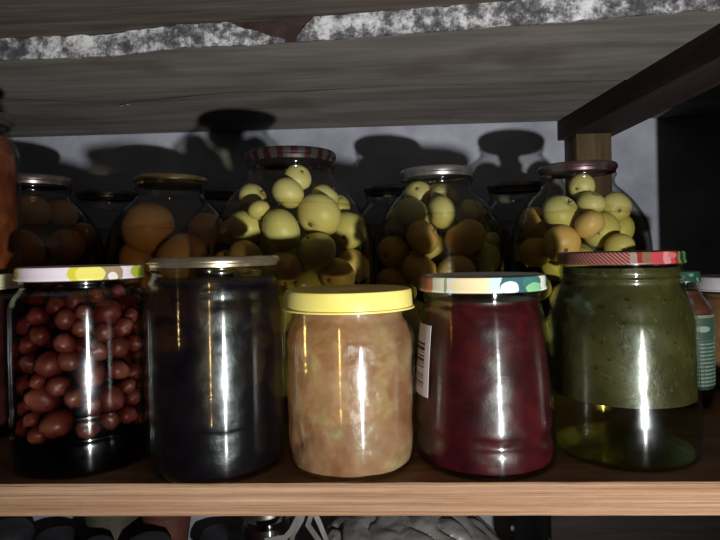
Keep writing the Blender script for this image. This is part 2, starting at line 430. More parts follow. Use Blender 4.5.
def r_at(prof, z):
    sp = spline(prof, 5)
    for (r0, z0), (r1, z1) in zip(sp, sp[1:]):
        if z0 <= z <= z1: return r0+(r1-r0)*(z-z0)/max(z1-z0, 1e-9)
    return sp[0][0] if z < 0 else sp[-1][0]

# ---- jar 1: berry compote
D1 = .397
J1 = empty('preserve_jar', 'wide jar of red berries in dark syrup under a white lid printed with lemons', 'jar', spot(85, 370, D1), group='front row of jars')
link('glass_body', glass_bm(P1), G, J1)
M_syr = m_liquid('red_berry_syrup', (0.50, 0.12, 0.14), 165)
link('syrup', inner_bm(P1, .121), M_syr, J1)
M_lid1 = m_lid('lemon_printed_lid', (0.80, 0.72, 0.80), [
    (8, .1298, .0155, .0085, (0.62, 0.58, 0.05)), (22, .1298, .0095, .0085, (0.32, 0.25, 0.14)), (6, .1293, .009, .006, (0.78, 0.72, 0.16)), (25, .1273, .0035, .003, (0.78, 0.74, 0.70)),
    (54, .1298, .007, .0045, (0.42, 0.50, 0.05)), (68, .1298, .006, .005, (0.50, 0.58, 0.10)), (80, .1298, .006, .005, (0.40, 0.48, 0.06)), (74, .128, .003, .006, (0.14, 0.12, 0.06)), (88, .1298, .006, .006, (0.10, 0.08, 0.06)), (-80, .1298, .012, .006, (0.7, 0.55, 0.1))], .042)
link('lid', twist_lid_bm(.0420, .1252, .1345), M_lid1, J1)
# ---- jar 2: very dark jam, tin lid
D2 = .382
J2 = empty('preserve_jar', 'tall jar of nearly black berry jam sealed with a thin golden tin lid', 'jar', spot(217, 370, D2), group='front row of jars')
link('glass_body', glass_bm(P2), m_glass('smudged_jar_glass', smudge=0.3, wav=0.25), J2)
M_blk = m_jam('black_berry_jam', [(0.35, (0.002, 0.0015, 0.004)), (0.6, (0.006, 0.003, 0.008)), (0.75, (0.02, 0.004, 0.012))], 70, p=0.5, clear=(1, .85, .7), rough=.35, sss=0, spec=.4)
def lump(amp, fr, seed, bias=0.0):
    return lambda v: amp*(mnoise.fractal(v*fr+Vector((seed, 0, 0)), 1.0, 2.0, 3)-0.3+bias)-amp*0.6
link('jam', inner_bm(P2, .124, gap=.0018, disp=lump(.0007, 90, 2), dens=.002), M_blk, J2)
link('lid', tin_lid_bm(.0440, .1325, .1388), M_tin, J2)
# ---- jar 3: pale fruit puree, yellow plastic lid
D3 = .377
J3 = empty('preserve_jar', 'jar of tan chunky fruit puree with a bright yellow plastic lid', 'jar', spot(350, 380, D3), group='front row of jars')
link('glass_body', glass_bm(P3), m_glass('puree_jar_glass', smudge=0.4, wav=0.3), J3)
def m_puree():
    s = N('fruit_puree'); v = s.coord((1, 1, 1))
    f = s.noise(v, 34, 3, 0.5, 0.3); g = s.noise(s.coord((1, 1, 1.3), loc=(3, 1, 2)), 48, 3, 0.55, 0.3)
    c = s.ramp(f, [(0.30, (0.36, 0.13, 0.06)), (0.45, (0.56, 0.26, 0.14)), (0.6, (0.66, 0.36, 0.21)), (0.75, (0.72, 0.48, 0.28))])
    c = s.mix(s.ramp(g, [(0.52, (0, 0, 0)), (0.66, (0.8, 0.8, 0.8))]), c, (0.76, 0.58, 0.30))
    q = s.noise(v, 120, 4, 0.6)
    c = s.mix(s.ramp(q, [(0.35, (.5, .5, .5)), (0.6, (0, 0, 0))]), c, (0.44, 0.20, 0.10))
    pr = s.principled(c, 0.35, 0, s.bump(s.math('ADD', f, s.math('MULTIPLY', q, .4)), 0.5, 0.004), 0.3, 0.5)
    tr = s.n('ShaderNodeBsdfTransparent'); tr.inputs[0].default_value = (1, .85, .65, 1)
    mx = s.n('ShaderNodeMixShader'); mx.inputs[0].default_value = .45
    s.l(tr.outputs[0], mx.inputs[1]); s.l(pr.outputs[0], mx.inputs[2]); return s.surf(mx)
link('fruit_puree', inner_bm(P3, .103, gap=.0017, disp=lump(.0014, 50, 7, .35), dens=.0015, seg=160), m_puree(), J3)
M_yel = m_flat('yellow_plastic', (0.78, 0.66, 0.14), (0.86, 0.76, 0.24), 25, 0.38, 0, 0.04, sss=.15)
def plastic_lid():
    r = .0432
    return lathe([(0, .1115), (r-.002, .1115), (r-.0015, .1038), (r-.0008, .1028), (r+.0010, .1028), (r+.0010, .1038), (r-.0002, .1044), (r-.0006, .1134), (r-.0012, .1152), (r-.0026, .1158), (r-.0052, .1156), (r-.0062, .1142), (r-.030, .1142), (r-.031, .1148), (0, .1148)], 96)
link('lid', plastic_lid(), M_yel, J3)
# ---- jar 4: crimson jam
D4 = .380
J4 = empty('preserve_jar', 'tapered jar of crimson jam with a barcode sticker and pastel printed lid', 'jar', spot(483, 380, D4), group='front row of jars')
link('glass_body', glass_bm(P4), m_glass('tapered_jar_glass', smudge=0.2, wav=0.45), J4)
M_crim = m_jam('crimson_jam', [(0.3, (0.022, 0.0015, 0.003)), (0.5, (0.042, 0.002, 0.005)), (0.75, (0.09, 0.006, 0.008))], 55, p=0.14, clear=(1, .62, .3), rough=.4, sss=0.0)
link('jam', inner_bm(P4, .107, gap=.0017, disp=lump(.0008, 80, 11), dens=.002), M_crim, J4)
M_lid4 = m_lid('pastel_printed_lid', (0.74, 0.80, 0.72), [
    (-78, .1182, .010, .009, (0.10, 0.07, 0.05)), (-56, .1182, .008, .010, (0.62, 0.25, 0.15)), (-37, .118, .0065, .0065, (0.80, 0.80, 0.62)), (-31, .1175, .0012, .006, (0.30, 0.38, 0.22)),
    (-8, .1182, .015, .0055, (0.82, 0.72, 0.42)), (12, .1195, .004, .006, (0.55, 0.75, 0.78)), (30, .1182, .011, .0085, (0.04, 0.12, 0.13)), (24, .1165, .006, .004, (0.70, 0.82, 0.80)), (48, .1195, .009, .005, (0.05, 0.16, 0.15)),
    (50, .1155, .008, .0035, (0.22, 0.50, 0.26)), (72, .1182, .003, .007, (0.60, 0.72, 0.62)), (82, .1182, .006, .007, (0.06, 0.20, 0.15))], .0425)
link('lid', twist_lid_bm(.0424, .1132, .1232), M_lid4, J4)
def sticker():
    bm = bmesh.new(); n = 14; m = 16; grid = []
    for side in (0.0003, 0.0001):
        g = []
        for j in range(m+1):
            z = .0455+(.0915-.0455)*j/m; R = r_at(P4, z)+side; row = []
            for i in range(n+1):
                a = math.radians(-104+54*i/n); row.append(bm.verts.new((R*math.sin(a), -R*math.cos(a), z)))
            g.append(row)
        grid.append(g)
    for k, g in enumerate(grid):
        for j in range(m):
            for i in range(n): bm.faces.new((g[j][i], g[j][i+1], g[j+1][i+1], g[j+1][i]))
    a, b = grid
    for j in range(m):
        for i in (0, n): bm.faces.new((a[j][i], b[j][i], b[j+1][i], a[j+1][i]))
    for i in range(n):
        for j in (0, m): bm.faces.new((a[j][i], a[j][i+1], b[j][i+1], b[j][i]))
    return bm
def m_barcode():
    s = N('barcode_paper'); tc = s.n('ShaderNodeTexCoord'); sp = s.n('ShaderNodeSeparateXYZ'); s.l(tc.outputs['Object'], sp.inputs[0])
    z = sp.outputs[2]; ang = s.math('ARCTAN2', sp.outputs[0], s.math('MULTIPLY', sp.outputs[1], -1.0))
    wn = s.n('ShaderNodeTexWhiteNoise', noise_dimensions='1D')
    s.l(s.math('FLOOR', s.math('MULTIPLY', z, 2000)), wn.inputs['W'])
    bar = s.math('GREATER_THAN', wn.outputs['Value'], 0.45)
    m = s.math('MULTIPLY', s.math('GREATER_THAN', z, .051), s.math('LESS_THAN', z, .0795))
    m = s.math('MULTIPLY', m, s.math('LESS_THAN', ang, math.radians(-58)))
    c = s.mix(s.math('MULTIPLY', bar, m), (0.70, 0.66, 0.70), (0.03, 0.02, 0.03))
    return s.surf(s.principled(c, 0.5))
tag(link('sticker', sticker(), m_barcode(), J4), 'white barcode sticker')
# ---- jar 5: greenish preserve
D5 = .389
J5 = empty('preserve_jar', 'large jar of murky green preserve with pale liquid at the bottom and red patterned lid', 'jar', spot(621, 370, D5), group='front row of jars')
link('glass_body', glass_bm(P5), G5, J5)
def m_green():
    s = N('green_seedy_preserve'); v = s.coord()
    f = s.noise(v, 30, 5, 0.6, 0.6); g = s.noise(v, 230, 3, 0.6)
    c = s.ramp(f, [(0.3, (0.018, 0.0145, 0.0045)), (0.5, (0.032, 0.027, 0.009)), (0.7, (0.056, 0.046, 0.018))])
    c = s.mix(s.ramp(g, [(0.60, (0, 0, 0)), (0.68, (0.8, 0.8, 0.8))]), c, (0.010, 0.009, 0.004))
    c = s.mix(s.ramp(s.noise(s.coord(loc=(5, 2, 1)), 190, 2), [(0.64, (0, 0, 0)), (0.70, (0.6, 0.6, 0.6))]), c, (0.085, 0.075, 0.035))
    return s.surf(s.principled(c, 0.4, 0, s.bump(f, 0.4, 0.003), 0.0, 0.3))
link('preserve', inner_bm(P5, .126, gap=.0016, z_bot=.040, disp=lump(.0006, 60, 21), dens=.002), m_green(), J5)
link('liquid', inner_bm(P5, .0396, gap=.0016), m_liquid('pale_green_liquid', (0.84, 0.74, 0.20), 18), J5)
M_lid5 = m_lid('red_patterned_lid', (0.198, 0.019, 0.017), [
    (12, .132, .0022, .0075, (0.231, 0.176, 0.154)), (24, .132, .0035, .008, (0.165, 0.088, 0.055)), (40, .132, .0095, .0075, (0.341, 0.044, 0.050)), (43, .132, .003, .006, (0.440, 0.176, 0.182)), (50, .134, .004, .002, (0.385, 0.110, 0.110)),
    (72, .132, .010, .008, (0.077, 0.176, 0.044)), (66, .132, .003, .006, (0.011, 0.033, 0.011)), (84, .132, .004, .003, (0.022, 0.066, 0.017))], .0405, hatch=(-100, 12, (0.143, 0.017, 0.014), (0.275, 0.165, 0.132)))
link('lid', twist_lid_bm(.0405, .1284, .1368), M_lid5, J5)

# ---- cream-lidded jar at the left edge and the tall orange one stacked on it
D6 = .452
J6 = empty('preserve_jar', 'dark jar with a cream plastic lid cut off by the left edge of the frame', 'jar', spot(-42, 370, D6))
PS = [(r*1.0, z*1.0) for r, z in P1]
link('glass_body', glass_bm(PS), G, J6)
link('jam', inner_bm(PS, .120, disp=lump(.0008, 70, 31), dens=.003), m_jam('dark_red_jam', [(0.35, (0.012, 0.003, 0.003)), (0.7, (0.05, 0.008, 0.008))], 60, sss=0), J6)
M_cream = m_flat('cream_plastic', (0.50, 0.50, 0.28), (0.60, 0.60, 0.38), 25, 0.4, 0, 0.04)
M_lidR = .0455
def cream_lid(R, z0, z1):
    return lathe([(0, z1-.003), (R-.002, z1-.003), (R-.0012, z0), (R+.0008, z0), (R+.0008, z0+.001), (R, z0+.0018), (R-.0004, z1-.002), (R-.0015, z1-.0003), (R-.003, z1), (R-.006, z1), (R-.007, z1-.001), (0, z1-.001)], 80)
link('lid', cream_lid(.0462, .1165, .1285), M_cream, J6)
PT = [(.0370, 0), (.0415, .003), (.0440, .010), (.0446, .02), (.0446, .092), (.0438, .100), (.0415, .108), (.0385, .114), (.0375, .118), (.0385, .121), (.0385, .126)]
p6 = J6.location
J7 = empty('preserve_jar', 'jar of orange preserve stacked on top of the cream lid at the left edge', 'jar', (p6.x-.0005, p6.y+.004, .1286))
link('glass_body', glass_bm(PT), G, J7)
link('preserve', inner_bm(PT, .112, disp=lump(.001, 60, 41), dens=.003), m_jam('orange_preserve', [(0.3, (0.04, 0.007, 0.003)), (0.5, (0.12, 0.022, 0.007)), (0.72, (0.22, 0.06, 0.018))], 50, sss=0.1), J7)
link('lid', tin_lid_bm(.041, .1215, .1305), M_darktin, J7)

# ---- three-litre jars
lidred = m_lid('red_checked_tin_lid', (0.10, 0.10, 0.10), [], .0437, 0.3, 0.5, hatch=(-180, 180, (0.22, 0.02, 0.03), (0.42, 0.40, 0.38)))
def lidplaid():
    s = N('red_checked_tin_lid'); tc = s.n('ShaderNodeTexCoord'); sp = s.n('ShaderNodeSeparateXYZ'); s.l(tc.outputs['Object'], sp.inputs[0])
    ang = s.math('ARCTAN2', sp.outputs[0], s.math('MULTIPLY', sp.outputs[1], -1.0))
    st = s.math('SINE', s.math('MULTIPLY', ang, 21)); n = s.noise(s.coord(), 150, 3)
    c = s.mix(s.math('GREATER_THAN', s.math('ADD', st, s.math('MULTIPLY', s.math('SUBTRACT', n, .5), 2.0)), 0.1), (0.04, 0.04, 0.04), (0.03, 0.006, 0.008))
    return s.surf(s.principled(c, 0.35, 0.35))
M_plaid = lidplaid()
def big_jar(px, py, d, label, lid, liq=None, ltop=.184, detail=True):
    seg = 72
    o = empty('three_litre_jar', label, 'jar', spot(px, py, d), group='big round jars on the back of the shelf')
    link('glass_body', glass_bm(P3L), G3, o)
    link('lid', tin_lid_bm(.0437, .2255, .2358), lid, o)
    if liq: link('liquid', inner_bm(P3L, ltop, gap=.0016), liq, o)
    return o
L_yel = m_liquid('pale_apple_juice', (0.88, 0.82, 0.42), 8, (0.95, 0.93, 0.86))
L_org = m_liquid('amber_fruit_juice', (0.85, 0.62, 0.35), 9, (0.93, 0.88, 0.80))
L_drk = m_liquid('dark_fruit_juice', (0.7, 0.45, 0.30), 18, (0.85, 0.75, 0.62))
DA, DB, DC, DD, DE = .538, .668, .655, .69, .665
JA = big_jar(292, 220, DA, 'largest-looking round jar of green apples, in the middle, with a red checked lid', M_plaid, L_yel)
JB = big_jar(438, 220, DB, 'round jar of apples with a silver lid, behind the crimson jam', M_silver, L_yel, .180)
JC = big_jar(578, 215, DC, 'round jar of shaded apples in front of the wooden post', m_flat('red_silver_lid', (0.10, 0.012, 0.016), (0.26, 0.22, 0.22), 40, .3, .8, .05), L_yel, .178)
JD = big_jar(172, 220, DD, 'round jar of orange peaches with a golden lid, behind the nearly black jam', M_gold, L_org, .172)
JE = big_jar(33, 220, DE, 'round jar of dim brown fruit beside the stacked orange jar', m_flat('brownish_red_lid', (0.10, 0.05, 0.04), (0.3, 0.27, 0.25), 40, .3, .8, .05), L_drk, .178)

# dark jars in the back row
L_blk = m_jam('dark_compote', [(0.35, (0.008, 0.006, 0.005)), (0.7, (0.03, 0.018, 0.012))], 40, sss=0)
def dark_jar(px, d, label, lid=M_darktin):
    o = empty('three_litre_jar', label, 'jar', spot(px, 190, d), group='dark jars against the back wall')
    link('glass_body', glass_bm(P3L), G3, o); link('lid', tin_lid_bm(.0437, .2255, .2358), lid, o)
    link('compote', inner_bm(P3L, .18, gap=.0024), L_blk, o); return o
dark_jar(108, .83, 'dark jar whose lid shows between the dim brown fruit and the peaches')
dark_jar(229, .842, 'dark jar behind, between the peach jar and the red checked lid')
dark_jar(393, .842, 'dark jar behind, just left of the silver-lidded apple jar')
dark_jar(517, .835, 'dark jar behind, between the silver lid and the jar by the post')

# ---- fruit
def m_fruit(name, cols, rough=0.42, sc=3.0):
    s = N(name); oi = s.n('ShaderNodeObjectInfo'); v = s.coord(kind='Object')
    f = s.noise(v, 50, 3, 0.5, 0.3); g = s.noise(v, 400, 3)
    c = s.ramp(f, [(0.35, cols[0]), (0.65, cols[1])])
    c = s.mix(s.math('MULTIPLY', oi.outputs['Random'], 0.45), c, cols[2])
    c = s.mix(s.ramp(g, [(0.68, (0, 0, 0)), (0.75, (0.4, 0.4, 0.4))]), c, cols[3])
    return s.surf(s.principled(c, rough, 0, s.bump(g, 0.1, 0.0005), 0.15, 0.4))
M_apple = m_fruit('green_apple_skin', [(0.56, 0.56, 0.17), (0.70, 0.68, 0.28), (0.62, 0.45, 0.14), (0.30, 0.28, 0.10)])
M_brownlit_apple = m_fruit('brown_lit_apple_skin', [(0.66, 0.44, 0.15), (0.76, 0.54, 0.20), (0.66, 0.36, 0.10), (0.25, 0.15, 0.05)])  # apple skin with the brown light through the front jars painted in
M_peach = m_fruit('orange_fruit_skin', [(0.74, 0.40, 0.18), (0.84, 0.50, 0.24), (0.7, 0.34, 0.13), (0.25, 0.10, 0.04)])
M_stem = m_flat('fruit_stem', (0.10, 0.07, 0.03), (0.2, 0.14, 0.06), 200, .8)
def apple_bm():
    pr = []
    n = 26
    for i in range(n+1):
        t = PI*i/n; r = math.sin(t); z = -math.cos(t)
        r *= 1.0+0.05*math.sin(t)
        if i > n//2: z -= 0.20*math.exp(-(r/0.28)**2)
        else: z += 0.14*math.exp(-(r/0.22)**2); 
        pr.append((max(r, 0) if 0 < i < n else 0, z*0.92))
    return lathe(pr, 32)
def make_apple(mat):
    o = link('apple', apple_bm(), mat)
    bm = bmesh.new(); tube(bm, [Vector((0, 0, .70)), Vector((.02, 0, .82)), Vector((.07, .02, 1.0))], .05, 6)
    link('stem', bm, M_stem, o)
    bm = lathe([(0, -.79), (.10, -.80), (.13, -.84), (.06, -.86), (0, -.83)], 10); link('calyx', bm, M_stem, o)
    return o
A0 = make_apple(M_apple); B0 = make_apple(M_brownlit_apple)
def peach():
    bm = bmesh.new(); bmesh.ops.create_uvsphere(bm, u_segments=36, v_segments=24, radius=1)
    for v in bm.verts:
        c = v.co; a = math.atan2(c.y, c.x); r = math.hypot(c.x, c.y)
        k = 1-0.07*math.exp(-(a/0.16)**2)*r; c.x *= k; c.y *= k
        c.z -= (0.2*math.exp(-(r/.25)**2) if c.z > 0 else -0.05*math.exp(-(r/.3)**2))
        c.z *= .94
    return link('peach', bm, M_peach)
P0 = peach()
used = set()
def copy_thing(src):
    if src.name not in used:
        used.add(src.name); return src
    o = src.copy(); C.objects.link(o)
    for ch in list(src.children):
        c = ch.copy(); C.objects.link(c); c.parent = o
    return o
rnd = random.Random(4)
def put(src, loc, r, label, cat, group, rot=None):
    o = copy_thing(src); o.location = loc
    s_ = r; o.scale = (s_, s_*rnd.uniform(.96, 1.0), s_*rnd.uniform(.92, 1.0))
    o.rotation_euler = rot or (rnd.uniform(-1.3, 1.3)+(PI if rnd.random() < .3 else 0), rnd.uniform(-1.2, 1.2), rnd.uniform(0, 6.28))
    for k in ('label', 'category', 'group'):
        if k in o: del o[k]
    tag(o, label, cat, group); return o
GAP = .0023
TH = [math.radians(a) for a in range(-75, 90, 15)]
_sp = spline(P3L, 5)
def r_in(z):
    for (r0, z0), (r1, z1) in zip(_sp, _sp[1:]):
        if z0 <= z <= z1: return r0+(r1-r0)*(z-z0)/max(z1-z0, 1e-9)
    return _sp[0][0]-.02 if z < 0 else _sp[-1][0]
def room(z, r): return min(r_in(z+r*math.sin(t))-r*math.cos(t) for t in TH)-GAP
def in_jar(J, d, px, py, rpx, back=0.0):
    """nearest place to the front glass of jar J seen at (px, py)"""
    dd = d-0.04
    for _ in range(12):
        r = rpx*dd/F; p = at(px, py, dd)
        R = room(p.z, r)
        R = max(R, 0.001)
        dx = p.x-J.location.x
        # camera direction in plan
        R2 = max(R*R-dx*dx, 0)
        y = J.location.y-math.sqrt(R2)+back
        dd = dd+(y-p.y)*0.8
    p = at(px, py, dd)
    rho = math.hypot(p.x-J.location.x, p.y-J.location.y)
    if rho > R: 
        k = R/rho; p.x = J.location.x+(p.x-J.location.x)*k; p.y = J.location.y+(p.y-J.location.y)*k
    return p, rpx*dd/F
def fill(J, d, src, rows, jarname, group, cat, name, core, cr, cz, seed, clip=.205):
    pts = []
    for (px, py, rp, ph, s2) in rows:
        p, r = in_jar(J, d, px, py, rp)
        pts.append([p, r*(1.08 if cat == 'apple' else 1.0), ph, s2])
    # relax overlaps between neighbours, keeping inside the glass
    for _ in range(60):
        for i in range(len(pts)):
            for j in range(i+1, len(pts)):
                a, b = pts[i], pts[j]; dv = b[0]-a[0]; L = dv.length; m = (a[1]+b[1])*.97
                if L < m and L > 1e-6:
                    push = dv*((m-L)/L*.5); push.z *= .05; push.x *= .25
                    a[0] = a[0]-push; b[0] = b[0]+push
        for a in pts:
            q = a[0]; q.z = min(q.z, .2235-a[1]); R = max(room(q.z, a[1]), .0005)
            v = Vector((q.x-J.location.x, q.y-J.location.y)); 
            if v.length > R: v *= R/v.length; q.x = J.location.x+v.x; q.y = J.location.y+v.y
    for p, r, ph, s2 in pts:
        put(s2 or src, p, r, f'{name} {ph} {jarname}', cat, group)
    rr = random.Random(seed); placed = [(Vector(a[0]), a[1]) for a in pts]; cnt = 0; tries = 0
    while cnt < core and tries < 6000:
        tries += 1
        z = rr.uniform(cr+.004, cz); R = max(room(z, cr), 0); a = rr.uniform(0, 2*PI); q = R*math.sqrt(rr.random())
        p = J.location+Vector((q*math.cos(a), q*math.sin(a), z))
        if all((p-b).length > (cr+rb)*.93 for b, rb in placed):
            placed.append((p, cr)); cnt += 1
            put(src, p, cr, f'{name} packed deep inside {jarname}', cat, group)

b = B0
mid = 'in the red-lidded middle jar'
fill(JA, DA, A0, [
 (295, 172, 13, 'up in the neck', None), (290, 192, 15, 'just below the neck apple', None), (251, 198, 14, 'at the left shoulder', None), (324, 198, 14, 'at the right shoulder', None),
 (246, 226, 18, 'wide, at left with light side', None), (283, 229, 20, 'largest, facing front with a highlight', None), (320, 217, 20.5, 'with its stem facing out', None), (351, 230, 17, 'tall one at the right side', None),
 (318, 248, 19, 'below the stemmed one', None), (288, 268, 18, 'low, over the left of the yellow lid', b), (243, 257, 16, 'low at left above the tin lid', b), (358, 265, 16, 'low at the right side', b), (335, 276, 17, 'low, right above the yellow lid', b),
 (222, 232, 12, 'at the far left glass', b), (347, 205, 12, 'high at the right glass', None), (266, 212, 10, 'half hidden between larger ones', None), (225, 262, 12, 'lowest at the left glass', b)],
 mid, 'apples in the middle jar', 'apple', 'pale green apple', 26, .0175, .15, 3)
sil = 'in the silver-lidded jar'
fill(JB, DB, A0, [
 (444, 183, 16, 'up in the neck', None), (418, 195, 13, 'left below the neck', None), (445, 200, 14, 'under the neck apple', None), (413, 214, 17, 'bright one at upper left', None), (449, 214, 15, 'bright one in the upper middle', None),
 (386, 221, 15, 'at the left glass', None), (482, 227, 17, 'at upper right with dark calyx', None), (454, 238, 19, 'largest brown-lit one with a highlight', b), (419, 242, 16, 'brown-lit one at middle left', b), (390, 256, 15, 'brown-lit one at lower left', b),
 (421, 267, 18, 'wide brown-lit one near the bottom', b), (460, 266, 17, 'brown-lit one above the pastel lid', b), (487, 258, 14, 'at the lower right', None), (496, 217, 10, 'at the far right glass', None), (384, 279, 14, 'lowest at left', b), (470, 210, 10, 'small one right of the middle', None), (499, 241, 9, 'small one at the right glass', None)],
 sil, 'apples in the silver-lidded jar', 'apple', 'apple', 26, .0175, .15, 5)
pj = 'in the jar by the post'
fill(JC, DC, A0, [
 (583, 186, 12, 'dim in the neck', None), (618, 209, 15, 'bright green at upper right', None), (606, 228, 17, 'bright green in the middle right', None), (635, 228, 15, 'bright green at the right glass', None), (528, 223, 15, 'dark at the left glass', b),
 (561, 213, 17, 'dark at upper middle', None), (587, 226, 14, 'dark beside the bright ones', b), (563, 242, 17, 'reddish-lit in the middle', b), (622, 246, 13, 'just above the red lid', None), (541, 252, 15, 'dark and low at left', b), (592, 203, 12, 'shaded below the neck', None)],
 pj, 'apples in the jar by the post', 'apple', 'apple', 24, .0175, .15, 7)
gj = 'in the golden-lidded jar'
fill(JD, DD, P0, [
 (152, 231, 27, 'largest, front and centre', None), (124, 254, 22, 'low at the left', None), (181, 253, 26, 'low at the right', None), (203, 231, 19, 'at the right glass', None), (113, 231, 14, 'at the left glass', None)],
 gj, 'peaches in the golden-lidded jar', 'peach', 'orange peach', 10, .026, .13, 9)
dj = 'in the dim jar by the left edge'
fill(JE, DE, P0, [
 (37, 250, 22, 'round and low', None), (66, 246, 18, 'low at the right', None), (42, 212, 18, 'upper left', None), (72, 214, 17, 'upper right', None), (92, 236, 14, 'at the right glass', None)],
 dj, 'fruit in the dim left jar', 'peach', 'brown peach', 9, .024, .13, 13)

# berries of jar 1
M_berry = m_fruit('red_berry_skin', [(0.06, 0.012, 0.009), (0.26, 0.085, 0.05), (0.03, 0.004, 0.004), (0.04, 0.008, 0.008)], .4)
def berry():
    bm = bmesh.new(); bmesh.ops.create_icosphere(bm, subdivisions=3, radius=1)
    for v in bm.verts:
        k = 1+.16*mnoise.noise(v.co*1.9)+.05*mnoise.noise(v.co*6)
        v.co *= k; v.co.z *= 1.18-0.18*v.co.z*.5
    return link('berry', bm, M_berry)
BE = berry(); rr = random.Random(11); placed = []; tries = 0; slab = (('high up in', .100), ('in the middle of', .070), ('low down in', 0))
while len(placed) < 260 and tries < 60000:
    tries += 1
    r = rr.uniform(.0062, .0100)*(1 if tries < 30000 else .8); z = .026+(.121-.026)*rr.random()
    R = min(r_at(P1, z), r_at(P1, min(z+r, .127)))-.0024-r*1.08
    a = rr.uniform(0, 2*PI); q = R*(1 if rr.random() < .75 else math.sqrt(rr.random()))
    p = Vector((q*math.cos(a), q*math.sin(a), z))
    if z+r > .1215: continue
    if all((p-b_).length > (r+rb)*.88 for b_, rb in placed):
        placed.append((p, r))
        ph = [t for t, zz in slab if z >= zz][0]
        o = put(BE, J1.location+p, r, f'dark red berry in syrup {ph} the lemon-lidded jar', 'berry', f'berries {ph} the lemon-lidded jar')

# ---- small bottle and grey-lidded jar at the right edge
DS = .50
PB = [(.018, 0), (.022, .003), (.0235, .010), (.0235, .078), (.0225, .086), (.0185, .096), (.0150, .104), (.0145, .108), (.0145, .116)]
PB = [(r if z < .09 else r*.85, z) for r, z in PB]
JS = empty('sauce_bottle', 'small bottle of red-brown sauce with green cap and label behind the green preserve', 'bottle', spot(683, 330, DS))
link('glass_body', glass_bm(PB, .001), G, JS)
link('sauce', inner_bm(PB, .100, gap=.0014), m_jam('brown_sauce', [(0.35, (0.06, 0.016, 0.010)), (0.7, (0.11, 0.032, 0.02))], 40, sss=0), JS)
M_gcap = m_lid('green_cap', (0.015, 0.06, 0.04), [(0, .112, .003, .002, (0.12, 0.2, 0.16)), (30, .114, .003, .0015, (0.1, 0.2, 0.16)), (55, .110, .002, .002, (0.15, 0.2, 0.17))], .0195)
link('cap', twist_lid_bm(.0145, .1075, .1175), M_gcap, JS)
def band(prof, z0, z1, a0, a1, off=.0004, n=20, m=8):
    bm = bmesh.new(); gs = []
    for o_ in (off, .00012):
        gs.append([[bm.verts.new(((r_at(prof, z0+(z1-z0)*j/m)+o_)*math.sin(math.radians(a0+(a1-a0)*i/n)), -(r_at(prof, z0+(z1-z0)*j/m)+o_)*math.cos(math.radians(a0+(a1-a0)*i/n)), z0+(z1-z0)*j/m)) for i in range(n+1)] for j in range(m+1)])
    for g in gs:
        for j in range(m):
            for i in range(n): bm.faces.new((g[j][i], g[j][i+1], g[j+1][i+1], g[j+1][i]))
    a, b_ = gs
    for j in range(m):
        for i in (0, n): bm.faces.new((a[j][i], b_[j][i], b_[j+1][i], a[j+1][i]))
    for i in range(n):
        for j in (0, m): bm.faces.new((a[j][i], a[j][i+1], b_[j][i+1], b_[j][i]))
    return bm
def m_label():
    s = N('green_printed_label'); tc = s.n('ShaderNodeTexCoord'); sp = s.n('ShaderNodeSeparateXYZ'); s.l(tc.outputs['Object'], sp.inputs[0])
    z = sp.outputs[2]; ang = s.math('ARCTAN2', sp.outputs[0], s.math('MULTIPLY', sp.outputs[1], -1.0))
    line = s.math('GREATER_THAN', s.math('SINE', s.math('MULTIPLY', z, 2*PI/.0032)), 0.35)
    word = s.math('GREATER_THAN', s.noise(s.coord((900, 900, 40)), 1.0, 2), 0.42)
    low = s.math('LESS_THAN', z, .058)
    m = s.math('MULTIPLY', s.math('MULTIPLY', line, word), low)
    c = s.mix(m, (0.022, 0.055, 0.038), (0.14, 0.18, 0.15))
    du = s.math('DIVIDE', s.math('SUBTRACT', ang, math.radians(40)), .30); dv = s.math('DIVIDE', s.math('SUBTRACT', z, .068), .0026)
    lg = s.math('LESS_THAN', s.math('ADD', s.math('MULTIPLY', du, du), s.math('MULTIPLY', dv, dv)), 1.0)
    c = s.mix(lg, c, (0.17, 0.22, 0.18))
    edge = s.math('GREATER_THAN', z, .0775); c = s.mix(edge, c, (0.13, 0.14, 0.10))
    return s.surf(s.principled(c, 0.5))
link('label', band(PB, .012, .080, -80, 100), m_label(), JS)

DG = .555
PG = [(r*.92, z*.93) for r, z in P3]
JG = empty('preserve_jar', 'jar of light brown preserve with a grey-white plastic lid at the right edge', 'jar', spot(739, 340, DG))
link('glass_body', glass_bm(PG), G, JG)
link('preserve', inner_bm(PG, .092), m_jam('brown_preserve', [(0.3, (0.16, 0.07, 0.03)), (0.7, (0.34, 0.17, 0.08))], 45, sss=0), JG)
link('lid', cream_lid(.0425, .095, .1085), m_flat('greyish_plastic', (0.42, 0.42, 0.46), (0.55, 0.55, 0.60), 25, .4, 0, .03), JG)

# unseen box added past the right edge to cast a shadow on the wall
bm = bmesh.new(); box(bm, .41, .60, .50, .64, 0, .30, .002)
tag(link('unseen_shade_box', bm, M_dark), 'unseen dark box added past the right edge to shade the wall', 'box')

